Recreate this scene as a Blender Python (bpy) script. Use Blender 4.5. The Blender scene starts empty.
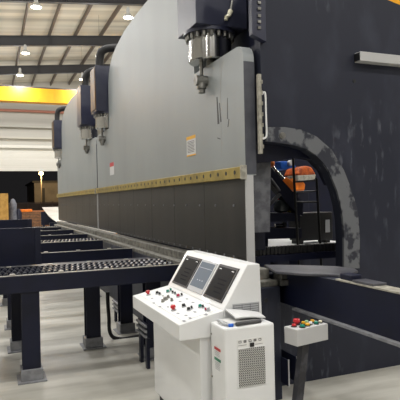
import bpy, bmesh, math, random
from mathutils import Vector, Matrix
random.seed(7)
S = bpy.context.scene
COL = S.collection

# ------------------------------------------------------------------ camera
FPX, YAW, ROLL, CAMH = 520.0, 0.3845, 0.0216, 1.6
cy_, sy_ = math.cos(YAW), math.sin(YAW)
_r = Vector((cy_, -sy_, 0)); _f = Vector((sy_, cy_, 0)); _d = Vector((0, 0, -1))
RGT = _r*math.cos(ROLL) + _d*math.sin(ROLL)
DWN = _d*math.cos(ROLL) - _r*math.sin(ROLL)
cam_data = bpy.data.cameras.new('camera'); cam = bpy.data.objects.new('camera', cam_data); COL.objects.link(cam)
cam.matrix_world = Matrix(((RGT.x, -DWN.x, -_f.x, 0), (RGT.y, -DWN.y, -_f.y, 0), (RGT.z, -DWN.z, -_f.z, CAMH), (0, 0, 0, 1)))
cam_data.sensor_width = 36; cam_data.lens = FPX/400*36; cam_data.clip_end = 300; cam_data.clip_start = 0.05
S.camera = cam
# ------------------------------------------------------------------ world (night outside) and exposure
W = bpy.data.worlds.new('night'); S.world = W; W.use_nodes = True
W.node_tree.nodes['Background'].inputs[0].default_value = (0.012, 0.0115, 0.012, 1)
W.node_tree.nodes['Background'].inputs[1].default_value = 1.0
S.view_settings.view_transform = 'Standard'; S.view_settings.look = 'None'
S.view_settings.gamma = 1.0; S.view_settings.use_curve_mapping = False
S.view_settings.exposure = 0.0
LAMP_DOWN, LAMP_GLOW = 112.0, 64.0       # power of each high-bay lamp

# ------------------------------------------------------------------ helpers
def ray(px, py):
    return RGT*((px-200)/FPX) + DWN*((py-200)/FPX) + _f
def onX(px, py, X): r = ray(px, py); return Vector((0, 0, CAMH)) + r*(X/r.x)
def onY(px, py, Y): r = ray(px, py); return Vector((0, 0, CAMH)) + r*(Y/r.y)
def onZ(px, py, Z): r = ray(px, py); return Vector((0, 0, CAMH)) + r*((Z-CAMH)/r.z)
def onP(px, py, p, n):
    r = ray(px, py); o = Vector((0, 0, CAMH)); return o + r*((Vector(p)-o).dot(n)/r.dot(n))

def lin(h):
    v = [int(h[i:i+2], 16)/255 for i in (0, 2, 4)]
    return tuple(c/12.92 if c <= .04045 else ((c+.055)/1.055)**2.4 for c in v) + (1,)

def mat(name, col, rough=.5, metal=0., col2=None, scale=8., lo=.42, hi=.62, stretch=(1, 1, 1), bump=0., emit=0., detail=6., coat=0.):
    m = bpy.data.materials.new(name); m.use_nodes = True
    N, L = m.node_tree.nodes, m.node_tree.links
    b = N['Principled BSDF']
    c = lin(col) if isinstance(col, str) else col
    b.inputs['Base Color'].default_value = c
    b.inputs['Roughness'].default_value = rough; b.inputs['Metallic'].default_value = metal
    b.inputs['Coat Weight'].default_value = coat
    if emit:
        b.inputs['Emission Color'].default_value = c; b.inputs['Emission Strength'].default_value = emit
    if col2 or bump:
        tc = N.new('ShaderNodeTexCoord'); mp = N.new('ShaderNodeMapping'); mp.inputs['Scale'].default_value = stretch
        nz = N.new('ShaderNodeTexNoise'); nz.inputs['Scale'].default_value = scale; nz.inputs['Detail'].default_value = detail
        L.new(tc.outputs['Object'], mp.inputs[0]); L.new(mp.outputs[0], nz.inputs['Vector'])
        if col2:
            cr = N.new('ShaderNodeValToRGB'); cr.color_ramp.elements[0].position = lo; cr.color_ramp.elements[1].position = hi
            cr.color_ramp.elements[0].color = c; cr.color_ramp.elements[1].color = lin(col2)
            L.new(nz.outputs['Fac'], cr.inputs[0]); L.new(cr.outputs[0], b.inputs['Base Color'])
        if bump:
            bp = N.new('ShaderNodeBump'); bp.inputs['Strength'].default_value = bump; bp.inputs['Distance'].default_value = .01
            L.new(nz.outputs['Fac'], bp.inputs['Height']); L.new(bp.outputs[0], b.inputs['Normal'])
    return m

class MB:
    def __init__(s): s.bm = bmesh.new()
    def _bev(s, geom_verts, w, seg=2):
        if w <= 0: return
        es = {e for v in geom_verts for e in v.link_edges}
        bmesh.ops.bevel(s.bm, geom=list(es), offset=w, segments=seg, affect='EDGES', profile=.5, clamp_overlap=True)
    def box(s, x0, x1, y0, y1, z0, z1, bev=0., xf=None):
        vs = [s.bm.verts.new((x, y, z)) for z in (z0, z1) for y in (y0, y1) for x in (x0, x1)]
        for q in ((0, 2, 3, 1), (4, 5, 7, 6), (0, 1, 5, 4), (2, 6, 7, 3), (0, 4, 6, 2), (1, 3, 7, 5)):
            s.bm.faces.new([vs[i] for i in q])
        if xf is not None:
            for v in vs: v.co = xf @ v.co
        s._bev(vs, bev); return s
    def prism(s, poly, axis, a0, a1, bev=0., xf=None):
        def P(u, v, a): return (a, u, v) if axis == 'x' else (u, a, v) if axis == 'y' else (u, v, a)
        A = [s.bm.verts.new(P(u, v, a0)) for u, v in poly]; B = [s.bm.verts.new(P(u, v, a1)) for u, v in poly]
        n = len(poly); fs = [s.bm.faces.new(A), s.bm.faces.new(B[::-1])]
        for i in range(n): fs.append(s.bm.faces.new((A[i], B[i], B[(i+1) % n], A[(i+1) % n])))
        if xf is not None:
            for v in A+B: v.co = xf @ v.co
        if bev > 0: s._bev(A+B, bev)
        return s
    def cyl(s, p0, p1, r0, r1=None, seg=24, cap=True):
        p0, p1 = Vector(p0), Vector(p1); r1 = r0 if r1 is None else r1
        q = (p1-p0).to_track_quat('Z', 'Y')
        ring = lambda p, r: [s.bm.verts.new(p + q @ Vector((r*math.cos(2*math.pi*i/seg), r*math.sin(2*math.pi*i/seg), 0))) for i in range(seg)]
        A, B = ring(p0, r0), ring(p1, r1)
        for i in range(seg): s.bm.faces.new((A[i], A[(i+1) % seg], B[(i+1) % seg], B[i]))
        if cap: s.bm.faces.new(A[::-1]); s.bm.faces.new(B)
        return s
    def lathe(s, c, prof, seg=28):
        c = Vector(c); rings = []
        for r, z in prof:
            rings.append([s.bm.verts.new(c+Vector((max(r, .0005)*math.cos(2*math.pi*i/seg), max(r, .0005)*math.sin(2*math.pi*i/seg), z))) for i in range(seg)])
        for A, B in zip(rings, rings[1:]):
            for i in range(seg): s.bm.faces.new((A[i], A[(i+1) % seg], B[(i+1) % seg], B[i]))
        s.bm.faces.new(rings[0][::-1]); s.bm.faces.new(rings[-1]); return s
    def ball(s, c, r, sc=(1, 1, 1)):
        m = Matrix.Translation(Vector(c)) @ Matrix.Diagonal((*sc, 1))
        bmesh.ops.create_uvsphere(s.bm, u_segments=18, v_segments=10, radius=r, matrix=m); return s
    def tube(s, pts, r, seg=10, sub=6):
        P = [Vector(p) for p in pts]; Q = []
        for i in range(len(P)-1):
            a, b, c, d = P[max(i-1, 0)], P[i], P[i+1], P[min(i+2, len(P)-1)]
            for k in range(sub):
                t = k/sub
                Q.append(.5*((2*b)+(c-a)*t+(2*a-5*b+4*c-d)*t*t+(3*b-a-3*c+d)*t**3))
        Q.append(P[-1]); rings = []
        up = Vector((.123, .31, .94))
        for i, p in enumerate(Q):
            tg = (Q[min(i+1, len(Q)-1)]-Q[max(i-1, 0)]).normalized()
            if abs(tg.dot(up)) > .97: up = Vector((.9, .1, .2))
            u = tg.cross(up).normalized(); v = tg.cross(u)
            rings.append([s.bm.verts.new(p+u*r*math.cos(2*math.pi*k/seg)+v*r*math.sin(2*math.pi*k/seg)) for k in range(seg)])
        for A, B in zip(rings, rings[1:]):
            for k in range(seg): s.bm.faces.new((A[k], A[(k+1) % seg], B[(k+1) % seg], B[k]))
        s.bm.faces.new(rings[0][::-1]); s.bm.faces.new(rings[-1]); return s
    def build(s, name, m, parent=None, smooth=False):
        bm = s.bm
        bmesh.ops.recalc_face_normals(bm, faces=bm.faces)
        if parent is not None: off = worldloc(parent)
        else:
            xs = [v.co for v in bm.verts]
            off = Vector(((min(v.x for v in xs)+max(v.x for v in xs))/2, (min(v.y for v in xs)+max(v.y for v in xs))/2, min(v.z for v in xs)))
        for v in bm.verts: v.co -= off
        me = bpy.data.meshes.new(name); bm.to_mesh(me); bm.free()
        me.materials.append(m)
        if smooth:
            for p in me.polygons: p.use_smooth = True
            try: me.set_sharp_from_angle(angle=math.radians(38))
            except Exception: pass
        o = bpy.data.objects.new(name, me); COL.objects.link(o)
        if parent is None: o.location = off
        else: o.parent = parent
        return o
def worldloc(o):
    v = Vector(o.location)
    while o.parent: o = o.parent; v += Vector(o.location)
    return v
def tag(o, label=None, cat=None, group=None, kind=None):
    if label: o['label'] = label
    if cat: o['category'] = cat
    if group: o['group'] = group
    if kind: o['kind'] = kind
    return o
def thing(name, loc, label, cat, group=None):
    o = bpy.data.objects.new(name, None); o.empty_display_size = .1; COL.objects.link(o); o.location = loc
    return tag(o, label, cat, group)
def struct(mb, name, m, smooth=False): return tag(mb.build(name, m, None, smooth), kind='structure')
def copy_tree(o, parent=None):
    c = o.copy(); COL.objects.link(c)
    if parent: c.parent = parent
    for ch in list(o.children): copy_tree(ch, c)
    return c
def dup_thing(o, loc, label, group=None):
    c = copy_tree(o); c.location = loc; c['label'] = label
    if group: c['group'] = group
    return c
def instance(o, delta, parent):
    c = o.copy(); COL.objects.link(c); c.parent = parent; c.location = Vector(o.location)+Vector(delta); return c

# ------------------------------------------------------------------ materials
M = {}
M['navy'] = mat('navy_paint', '171a2b', .45, 0, '1b1e2e', 3, .4, .7)
M['navy_dark'] = mat('dark_navy_paint', '11152a', .42, 0, '0f1223', 4)
def worn_frame():
    m = bpy.data.materials.new('scuffed_navy_paint'); m.use_nodes = True
    N, L = m.node_tree.nodes, m.node_tree.links; b = N['Principled BSDF']; b.inputs['Roughness'].default_value = .5
    tc = N.new('ShaderNodeTexCoord')
    def nz(scale, st, lo, hi, det=6):
        mp = N.new('ShaderNodeMapping'); mp.inputs['Scale'].default_value = st; L.new(tc.outputs['Object'], mp.inputs[0])
        n = N.new('ShaderNodeTexNoise'); n.inputs['Scale'].default_value = scale; n.inputs['Detail'].default_value = det; L.new(mp.outputs[0], n.inputs['Vector'])
        r = N.new('ShaderNodeMapRange'); r.inputs[1].default_value = lo; r.inputs[2].default_value = hi; L.new(n.outputs['Fac'], r.inputs[0]); return r.outputs[0]
    a = nz(2.2, (1.6, 1, .8), .5, .75); s = nz(16, (1, 1, .3), .56, .76, 10); big = nz(1.3, (1, 1, .7), .48, .66)
    mu = N.new('ShaderNodeMath'); mu.operation = 'MULTIPLY'; L.new(s, mu.inputs[0]); L.new(big, mu.inputs[1])
    m1 = N.new('ShaderNodeMix'); m1.data_type = 'RGBA'; m1.inputs['A'].default_value = lin('232633'); m1.inputs['B'].default_value = lin('323542'); L.new(a, m1.inputs['Factor'])
    m2 = N.new('ShaderNodeMix'); m2.data_type = 'RGBA'; m2.inputs['B'].default_value = lin('7c7f88'); L.new(m1.outputs['Result'], m2.inputs['A']); L.new(mu.outputs[0], m2.inputs['Factor'])
    L.new(m2.outputs['Result'], b.inputs['Base Color']); return m
M['frame'] = worn_frame()
M['ring'] = mat('flaking_grey_paint', '30323b', .55, 0, '66686c', 7.5, .47, .53, (1, 1, .8), .15, detail=8)
M['ram'] = mat('pale_grey_paint', '8c9192', .45, 0, '858a8b', 1.6, .35, .7, (1, 1, .35))
M['block'] = mat('block_navy', '23263a', .35, 0, '2c2f40', 4)
M['steel'] = mat('polished_steel', 'c8c8c6', .16, 1.0)
M['steel_dull'] = mat('dull_steel', '8e8d88', .42, .8, '6f6e6a', 14)
M['tool'] = mat('dark_tool_steel', '363635', .42, .4, '3f3e3d', 3, .35, .7, (1, 1.2, .25))
M['strip'] = mat('yellowed_clamp', 'a08c46', .5, .25, '80703a', 9, .4, .65)
M['rail_dust'] = mat('dusty_steel', '7c7a73', .6, .3, '56554f', 16, .4, .62)
M['black'] = mat('black_plastic', '141416', .45)
M['rubber'] = mat('black_rubber', '0e0e10', .6)
M['tag_grey'] = mat('tag_grey', '8c8e92', .5)
M['wheel'] = mat('roller_steel', '5c5d62', .3, .7)
M['white'] = mat('white_enamel', 'dedfdf', .34, 0, 'd8d9d9', 2, coat=.15)
M['white_plate'] = mat('white_panel', 'e2e3e3', .4)
M['cream'] = mat('cream_plastic', 'cfcbb4', .5)
M['grey_box'] = mat('light_grey_paint', 'b4b4b4', .4)
M['beige'] = mat('beige_edge', 'a8a498', .5, 0, '88857a', 20)
M['grey_plate'] = mat('grey_plate', '505056', .45, .1, '3e3e44', 8)
M['bracket'] = mat('grey_bracket', '8b8c90', .45, .2, '77787c', 12)
M['red'] = mat('red_plastic', 'b8242c', .4); M['teal'] = mat('teal_plastic', '16806c', .35)
M['yellow'] = mat('amber_plastic', 'e0a61e', .35); M['green'] = mat('green_plastic', '9ec49a', .35)
M['screen'] = mat('dark_screen', '121214', .5); M['screen_lit'] = mat('lit_screen', '5c6672', .45, emit=.1)
M['glyph'] = mat('screen_glyph', 'd0d0d0', .4, emit=.2); M['ink'] = mat('dark_ink', '3a3a3c', .6)
M['bezel'] = mat('silver_bezel', 'a9abae', .4)
M['orange'] = mat('orange_paint', 'f07d12', .4, 0, 'd86a0c', 10); M['rust'] = mat('rust_orange', '8a3a14', .5, 0, 'c45c16', 14)
M['blue'] = mat('blue_paint', '1f62c8', .4); M['crane'] = mat('crane_yellow', 'dc9c06', .5, 0, 'd49504', 2)
M['reflection_face'] = mat('painted_orange_reflection', '664a20', .45, .3, '40321c', 3)  # orange reflection on the glossy navy housing, put into the colour
M['wood'] = mat('plywood_tan', 'a8803c', .7, 0, '94702f', 6); M['wood_dark'] = mat('brown_timber', '7a5436', .7, 0, '5e4028', 8)
M['sheet'] = mat('bare_sheet_steel', 'b4b0a8', .4, .35, 'a29e96', 2)
M['rafter'] = mat('dark_grey_steelwork', '3d3d40', .5); M['purlin'] = mat('brown_grey_purlin', '5a5048', .55)
M['paper'] = mat('paper', 'c4c5c5', .7)

def floor_mat():
    m = bpy.data.materials.new('sealed_concrete'); m.use_nodes = True
    N, L = m.node_tree.nodes, m.node_tree.links; b = N['Principled BSDF']; b.inputs['Roughness'].default_value = .38
    tc = N.new('ShaderNodeTexCoord')
    n1 = N.new('ShaderNodeTexNoise'); n1.inputs['Scale'].default_value = 1.2; n1.inputs['Detail'].default_value = 8; L.new(tc.outputs['Object'], n1.inputs['Vector'])
    mp = N.new('ShaderNodeMapping'); mp.inputs['Scale'].default_value = (.5, 3, 1); mp.inputs['Rotation'].default_value = (0, 0, .15); L.new(tc.outputs['Object'], mp.inputs[0])
    n2 = N.new('ShaderNodeTexNoise'); n2.inputs['Scale'].default_value = 2.4; n2.inputs['Detail'].default_value = 5; L.new(mp.outputs[0], n2.inputs['Vector'])
    ad = N.new('ShaderNodeMath'); ad.operation = 'ADD'; L.new(n1.outputs['Fac'], ad.inputs[0]); L.new(n2.outputs['Fac'], ad.inputs[1])
    hf = N.new('ShaderNodeMath'); hf.operation = 'MULTIPLY'; hf.inputs[1].default_value = .5; L.new(ad.outputs[0], hf.inputs[0])
    cr = N.new('ShaderNodeValToRGB'); cr.color_ramp.elements[0].position = .36; cr.color_ramp.elements[1].position = .62
    cr.color_ramp.elements[0].color = lin('9c998f'); cr.color_ramp.elements[1].color = lin('c0beb5')
    L.new(hf.outputs[0], cr.inputs[0]); L.new(cr.outputs[0], b.inputs['Base Color']); return m
M['floor'] = floor_mat()
def band_mat(name, c1, c2, c3, axis_scale, per):
    m = bpy.data.materials.new(name); m.use_nodes = True
    N, L = m.node_tree.nodes, m.node_tree.links; b = N['Principled BSDF']; b.inputs['Roughness'].default_value = .6
    tc = N.new('ShaderNodeTexCoord'); mp = N.new('ShaderNodeMapping'); mp.inputs['Scale'].default_value = axis_scale; L.new(tc.outputs['Object'], mp.inputs[0])
    n = N.new('ShaderNodeTexNoise'); n.inputs['Scale'].default_value = per; n.inputs['Detail'].default_value = 4; L.new(mp.outputs[0], n.inputs['Vector'])
    cr = N.new('ShaderNodeValToRGB'); e = cr.color_ramp.elements; e[0].position = .36; e[1].position = .64
    e[0].color = lin(c1); e[1].color = lin(c3); k = cr.color_ramp.elements.new(.5); k.color = lin(c2)
    L.new(n.outputs['Fac'], cr.inputs[0]); L.new(cr.outputs[0], b.inputs['Base Color']); return m
M['roof'] = band_mat('roof_insulation', 'a8a499', 'cbc6b8', 'ddd7c8', (.06, 1.6, 0), .9)
M['wall'] = band_mat('wall_cladding', 'a8a69e', 'bcbab2', 'cecbc2', (.05, 0, 1.7), .8)
M['door'] = mat('white_door_slats', 'e4e2da', .5, 0, 'd8d6cc', 1.5, .35, .65, (.05, 1, 6))
M['plain_wall'] = mat('plain_wall', 'b5b2aa', .7)

for k in ('navy', 'navy_dark', 'frame', 'ring', 'screen'): M[k].node_tree.nodes['Principled BSDF'].inputs['Specular IOR Level'].default_value = .3
M['screen'].node_tree.nodes['Principled BSDF'].inputs['Specular IOR Level'].default_value = .06
M['screen_lit'].node_tree.nodes['Principled BSDF'].inputs['Specular IOR Level'].default_value = .1
# ================================================================== HALL
struct(MB().box(-14, 24, -16, 39.2, -.2, 0), 'floor', M['floor'])
struct(MB().box(-40, 60, 39.2, 110, -.2, -.02), 'floor_yard', mat('asphalt', '3a3a3a', .9))
SL = .095
def zr(X): return 9.504 + SL*(X-2.97)          # underside of the rafters
struct(MB().prism([(-14, zr(-14)+.75), (24, zr(24)+.75), (24, zr(24)+.9), (-14, zr(-14)+.9)], 'y', -16, 39.4), 'ceiling', M['roof'])
struct(MB().box(-14.2, -14, -16, 39.4, 0, zr(-14)+.8), 'wall_left', M['plain_wall'])
struct(MB().box(24, 24.2, -16, 39.4, 0, zr(24)+.8), 'wall_right', M['plain_wall'])
struct(MB().box(-14, 24, -16.2, -16, 0, zr(24)+.8), 'wall_behind', M['plain_wall'])
DX0, DX1, DZ = -5.5, 9.5, 5.62
mb = MB().prism([(-14, 0), (DX0, 0), (DX0, DZ), (DX1, DZ), (DX1, 0), (24, 0), (24, zr(24)+.75), (-14, zr(-14)+.75)], 'y', 39, 39.2)
struct(mb, 'wall_back', M['wall'])
mb = MB()
for k in range(9): mb.box(DX0+.02, DX1-.02, 39.03, 39.10, 3.93+k*.1885, 3.93+k*.1885+.186, .008)
struct(mb, 'door_1', M['door'])
struct(MB().box(DX0-.1, DX1+.1, 38.8, 39.0, 5.55, 5.75, .01), 'trim_1', M['door'])
struct(MB().box(-14, 24, 38.7, 38.98, 7.0, 7.22, .01), 'trim_2', M['wall'])
struct(MB().box(-14, 24, 38.7, 38.98, 6.2, 6.32, .01), 'trim_3', mat('wall_girt', 'c2beb2', .5))
struct(MB().cyl((-14, 38.6, 8.15), (24, 38.6, 8.15), .10, seg=14), 'trim_4', mat('red_pipe', 'a8705e', .5), True)
n = 5
for Y in (9.0, 15.0, 21.0, 27.0, 33.0, -3.0):
    X0, X1 = -14, 24
    mb = MB()
    t = .014
    for z0, z1, hw in ((0, .02, .1), (.02, .48, .008), (.48, .5, .1)):
        mb.prism([(X0, zr(X0)+z0), (X1, zr(X1)+z0), (X1, zr(X1)+z1), (X0, zr(X0)+z1)], 'y', Y-hw, Y+hw)
    for X in (2.98, 9.6, -3.6): mb.box(X-.012, X+.012, Y-.1, Y+.1, zr(X)+.02, zr(X)+.48)
    struct(mb, 'trim_%d' % n, M['rafter']); n += 1
px = 1.66 - 1.31*11
while px < 23:
    if px > -13.5:
        z = zr(px)+.5
        struct(MB().box(px-.035, px+.035, -16, 39, z, z+.255), 'trim_%d' % n, M['purlin']); n += 1
    px += 1.31

# ---- high-bay lamps
def make_lamp():
    t = thing('high_bay_lamp', (0, 0, 8.5), 'lamp', 'lamp')
    MB().lathe((0, 0, 8.5), [(.19, -.02), (.2, 0), (.12, .10), (.07, .15), (.07, .32), (.04, .38)]).build('lamp_shade', M['white'], t, True)
    e = MB().lathe((0, 0, 8.5), [(.02, -.06), (.11, -.05), (.17, -.015), (.17, -.005)]).build('lens', mat('lamp_glow', 'fff4e0', .4, emit=14), t, True)
    MB().cyl((0, 0, 8.88), (0, 0, 9.9), .006, seg=8).build('hanger', M['rafter'], t)
    for nm, ty, pw in (('lamp_beam', 'AREA', LAMP_DOWN), ('lamp_spill', 'POINT', LAMP_GLOW)):
        l = bpy.data.lights.new(nm, ty); l.energy = pw; l.color = (1, .985, .965)
        if ty == 'AREA': l.shape = 'DISK'; l.size = .6
        else: l.shadow_soft_size = .25
        lo = bpy.data.objects.new(nm, l); COL.objects.link(lo); lo.parent = t
        lo.location = (0, 0, -.14 if ty == 'AREA' else -.4)
    return t
lamp0 = make_lamp(); first = True
SEEN = {(1.65, 19.0): 'high bay lamp nearest the top edge, above the left girder', (1.65, 25.0): 'round high bay lamp under the far roof bay, left side, between the rafters',
        (1.65, 29.4): 'small high bay lamp just above the yellow crane girder at left', (4.95, 29.4): 'farthest high bay lamp beside the black elbow pipe',
        (4.95, 24.5): 'high bay lamp just right of the end of the dark rafter', (4.95, 19.0): 'high bay lamp close to the arched top of the press ram'}
for Y in (-8, -2, 4, 9.5, 14, 19.0, 24.8, 29.4, 35):
    for X in (-8.25, -4.95, -1.65, 1.65, 4.95, 9.9, 16.5):
        if X in (-4.95,) and Y not in (19.0, 24.8, 29.4): continue
        y = Y
        if Y == 24.8: y = 25.0 if X == 1.65 else 24.5
        lab = SEEN.get((X, y), 'white high bay lamp hanging from the roof out of the camera frame')
        g = 'high bay lamps under the roof'
        if first: o = lamp0; o.location = (X, y, 8.5); o['label'] = lab; o['group'] = g; first = False
        else: o = dup_thing(lamp0, (X, y, 8.5), lab, g)
        for ch in o.children:
            if ch.name.startswith('hanger'):
                ch.scale = (1, 1, 1); ch.location.z = (zr(X)+.75) - 9.9 - .0

# ---- overhead crane girders
def girder(Y, x0, x1, z0, z1, label, name='crane_girder'):
    t = thing(name, ((x0+x1)/2, Y, z0), label, 'crane')
    MB().box(x0, x1, Y, Y+.55, z0, z1, .02).build('box_beam', M['crane'], t)
    MB().box(x0, x1, Y+.15, Y+.28, z1, z1+.1).build('trolley_rail', M['rafter'], t)
    mb = MB()
    x = x0+1.5
    while x < x1: mb.box(x-.015, x+.015, Y-.012, Y, z0+.02, z1-.02); x += 1.9
    mb.build('joint_strips', mat('joint_yellow', 'd09a10', .5), t)
    return t
girder(30, -13.2, 23.2, 7.2, 7.98, 'long yellow overhead crane girder spanning the hall behind the far press')
girder(12, 10.0, 23.2, 6.75, 7.62, 'yellow crane girder peeping over the top of the dark side frame at upper right')

# ================================================================== YARD OUTSIDE THE DOOR
t = thing('storage_building', (11, 66, 0), 'beige flat-roofed building outside in the dark beyond the open door', 'building')
b = MB().box(4.6, 22, 60, 72, -.02, 3.9, .02).build('wall', mat('dim_beige_render', '8c8478', .8, 0, '7d766b', 1), t)
MB().box(7.2, 10.4, 59.9, 60.02, -.02, 3.2).build('shutter', mat('brown_shutter', '6e6252', .6), b)
MB().box(5.3, 5.7, 59.9, 60.02, 0, 3.3).build('downpipe', mat('dark_pipe', '2e2c2a', .6), b)
MB().box(4.4, 22.2, 59.8, 72.2, 3.9, 4.1).build('roof', mat('dark_roof', '4e4a44', .8), t)
t = thing('street_lamp', (5.0, 56, 0), 'lit street lamp on a thin pole in the night yard', 'lamp')
MB().cyl((5.0, 56, -.02), (5.0, 56, 4.55), .06, .05).build('pole', mat('pole_grey', '8a7a60', .6), t, True)
MB().lathe((5.0, 56, 4.55), [(.05, -.02), (.2, .05), (.24, .16), (.16, .3), (.03, .34)]).build('lantern', mat('sodium_glow', 'ffd890', .4, emit=16), t, True)
l = bpy.data.lights.new('street_glow', 'POINT'); l.energy = 700; l.color = (1, .72, .4); l.shadow_soft_size = .3
lo = bpy.data.objects.new('street_glow', l); COL.objects.link(lo); lo.parent = t; lo.location = (0, -.6, 4.5)
t = thing('yard_fence', (4, 46, 0), 'dark brown railing fence across the yard beyond the door', 'fence')
for z in (.25, .95, 1.62): MB().box(-8, 16, 46, 46.06, z, z+.07).build('rail', mat('fence_brown', '54443a', .7), t)
for k in range(25): MB().box(-8+k*1.0-.04, -8+k*1.0+.04, 45.98, 46.08, -.02, 1.75).build('post', bpy.data.materials['fence_brown'], t)
MB().box(-8, 16, 46.1, 46.12, 0, 1.6).build('infill_board', mat('fence_infill', '4a3c33', .8), t)

# ================================================================== PRESS BRAKES
XR = 2.0
def make_press(label, near):
    t = thing('press_brake', (2.1, 7.1, 0), label, 'press brake', 'tandem press brakes')
    # ram
    yb = [3.905, 10.335]
    def corner(y, s):     # rounded shoulder corner
        return [(y+s*(.12-.12*math.cos(a)), 2.79+.12*math.sin(a)) for a in (0, .4, .8, 1.2, 1.5708)]
    half = [(5.02, 2.91), (5.05, 3.10), (5.06, 3.72), (5.12, 3.86), (5.22, 3.98), (5.42, 4.09), (5.72, 4.18), (6.3, 4.26), (7.12, 4.28)]
    prof = [(yb[0], 1.80)] + corner(yb[0], 1) + half + [(14.24-y, z) for y, z in half[::-1][1:]] + corner(yb[1], -1)[::-1] + [(yb[1], 1.80)]
    ram = MB().prism(prof, 'x', XR, 2.10).build('ram', M['ram'], t, True)
    MB().box(1.999, 2.101, 3.901, 3.905, 1.81, 2.76).build('end_plate', mat('worn_edge_navy', '3c3e47', .5, 0, '4a4c54', 5), ram)
    MB().box(XR-.001, XR, 4.378, 4.386, 2.0, 2.88).build('panel_seam', mat('seam_grey', '8f908d', .5), ram)
    st = MB().box(1.957, XR, 3.895, 10.335, 1.775, 1.875, .004).build('clamp_strip', M['strip'], t)
    hb = MB().cyl((1.9555, 4.03, 1.83), (1.958, 4.03, 1.83), .019, seg=12).build('bolt_hole', M['black'], st)
    for k in range(1, 36): instance(hb, (0, .175*k, 0), st)
    MB().box(1.95, 2.0, 3.88, 3.915, 1.765, 1.885, .004).build('strip_end', M['beige'], st)
    tl = MB(); y = 3.91
    while y < 10.3:
        tl.box(2.0, 2.06, y, min(y+.913, 10.335), 1.10, 1.80, .003); y += .918
    tl.prism([(2.0, 1.10), (2.06, 1.10), (2.036, 1.062), (2.024, 1.062)], 'y', 3.91, 10.335)
    tool = tl.build('upper_tool', M['tool'], t)
    MB().box(1.992, 2.062, 3.885, 3.91, 1.06, 1.80, .003).build('tool_end_plate', M['grey_box'], tool)
    bz = MB().cyl((1.992, 4.145, 1.545), (2.0, 4.145, 1.545), .012, seg=10).build('bolt', mat('bolt_grey', '74747a', .5), tool)
    for k in range(1, 16): instance(bz, (0, .4*k, 0), tool)
    for k in range(0, 30): instance(bz, (0, .2*k+.02, -.455), tool)
    # cylinders
    def cylinder(yc, cover):  # cover: material of the painted reflection plate, None for no plate
        h = MB().box(1.80, 2.33, yc-.25, yc+.25, 3.235, 4.05, .006).build('cylinder_housing', M['block'], t)
        if cover: MB().box(1.785, 1.80, yc-.22, yc+.2, 3.27, 4.03, .003).build('reflection_plate', cover, h)  # thin plate added to carry the painted orange reflection
        b = MB().lathe((2.04, yc, 0), [(.2, 2.945), (.212, 2.955), (.212, 3.15), (.19, 3.155), (.19, 3.2)], 40).build('cylinder_barrel', M['steel'], h, True)
        MB().lathe((2.04, yc, 0), [(.215, 3.2), (.255, 3.203), (.255, 3.235)], 40).build('flange', M['block'], h, True)
        bo = MB().cyl((2.04+.222, yc, 3.152), (2.04+.222, yc, 3.2), .018, seg=10).build('flange_bolt', M['steel_dull'], h, True)
        for k in range(1, 20):
            a = 2*math.pi*k/20; instance(bo, (.222*math.cos(a)-.222, .222*math.sin(a), 0), h)
        MB().cyl((2.05, yc, 2.912), (2.05, yc, 2.96), .045).build('piston_rod', M['steel_dull'], h, True)
        MB().lathe((1.945, yc, 0), [(.02, 2.64), (.036, 2.645), (.036, 2.68), (.046, 2.685), (.046, 2.80), (.03, 2.81), (.018, 2.82), (.018, 2.97)]).build('stop_rod', M['steel_dull'], h, True)
        MB().cyl((1.88, yc, 2.765), (2.0, yc, 2.765), .05, seg=20).build('rod_clamp', M['steel_dull'], h, True)
        return h
    c1 = cylinder(4.70, None); cylinder(9.54, M['reflection_face'])
    if near:
        p0, p1 = onY(233, -4, 4.43), onY(230.5, 11, 4.43)
        MB().tube([p0, (p0+p1)/2, p1], .012).build('hose', M['steel_dull'], c1, True)
        MB().cyl(p1, onY(229, 15, 4.42), .025, .02, 14).cyl(onY(230, 15, 4.42), onY(226, 17, 4.40), .017, seg=12).cyl(onY(226.5, 16, 4.42), onY(226, 20, 4.42), .017, seg=12).build('hose_fitting', M['cream'], c1, True)
    else:
        for yc, zt in ((4.70, 4.05),):
            MB().tube([(1.95, yc, 4.0), (1.95, yc, 4.2), (2.0, yc-.05, 4.36), (2.2, yc-.1, 4.42), (2.7, yc-.1, 4.44)], .075).build('elbow_pipe', M['rubber'], c1, True)
    # far pipe
    h2 = [c for c in t.children if c.name.startswith('cylinder_housing')][1]
    MB().tube([(1.93, 9.54, 4.0), (1.93, 9.54, 4.22), (1.98, 9.5, 4.38), (2.2, 9.46, 4.44), (2.7, 9.46, 4.45)], .075).build('elbow_pipe', M['rubber'], h2, True)
    # bed
    by0 = 3.60 if near else 3.90
    bed = MB().box(1.86, 2.13, by0, 10.36, 0, .90, .008).build('bed', M['frame'], t)
    if near: MB().cyl((1.998, 3.598, .80), (1.998, 3.602, .80), .018).build('lifting_hole', M['black'], bed)
    MB().box(1.86, 2.12, by0+.02, 10.36, .90, .945, .006).build('bed_cap', M['rail_dust'], bed)
    d = MB(); y = 3.72 if near else 3.91
    while y < 10.3: d.box(1.95, 2.10, y, min(y+.5, 10.36), .945, 1.03, .006); y += .503
    d.build('lower_die', M['rail_dust'], bed)
    # side frame plates
    arc_o = [(2.344, 2.206), (2.514, 2.19), (2.667, 2.133), (2.823, 2.021), (2.948, 1.843), (3.031, 1.661), (3.093, 1.478), (3.109, 1.25), (3.101, .949)]
    arc_i = [(2.2, 2.078), (2.3, 2.07), (2.46, 2.05), (2.56, 2.025), (2.65, 1.975), (2.734, 1.904), (2.79, 1.83), (2.837, 1.735), (2.875, 1.65), (2.905, 1.54), (2.93, 1.40), (2.937, 1.25), (2.93, .96)]
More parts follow.
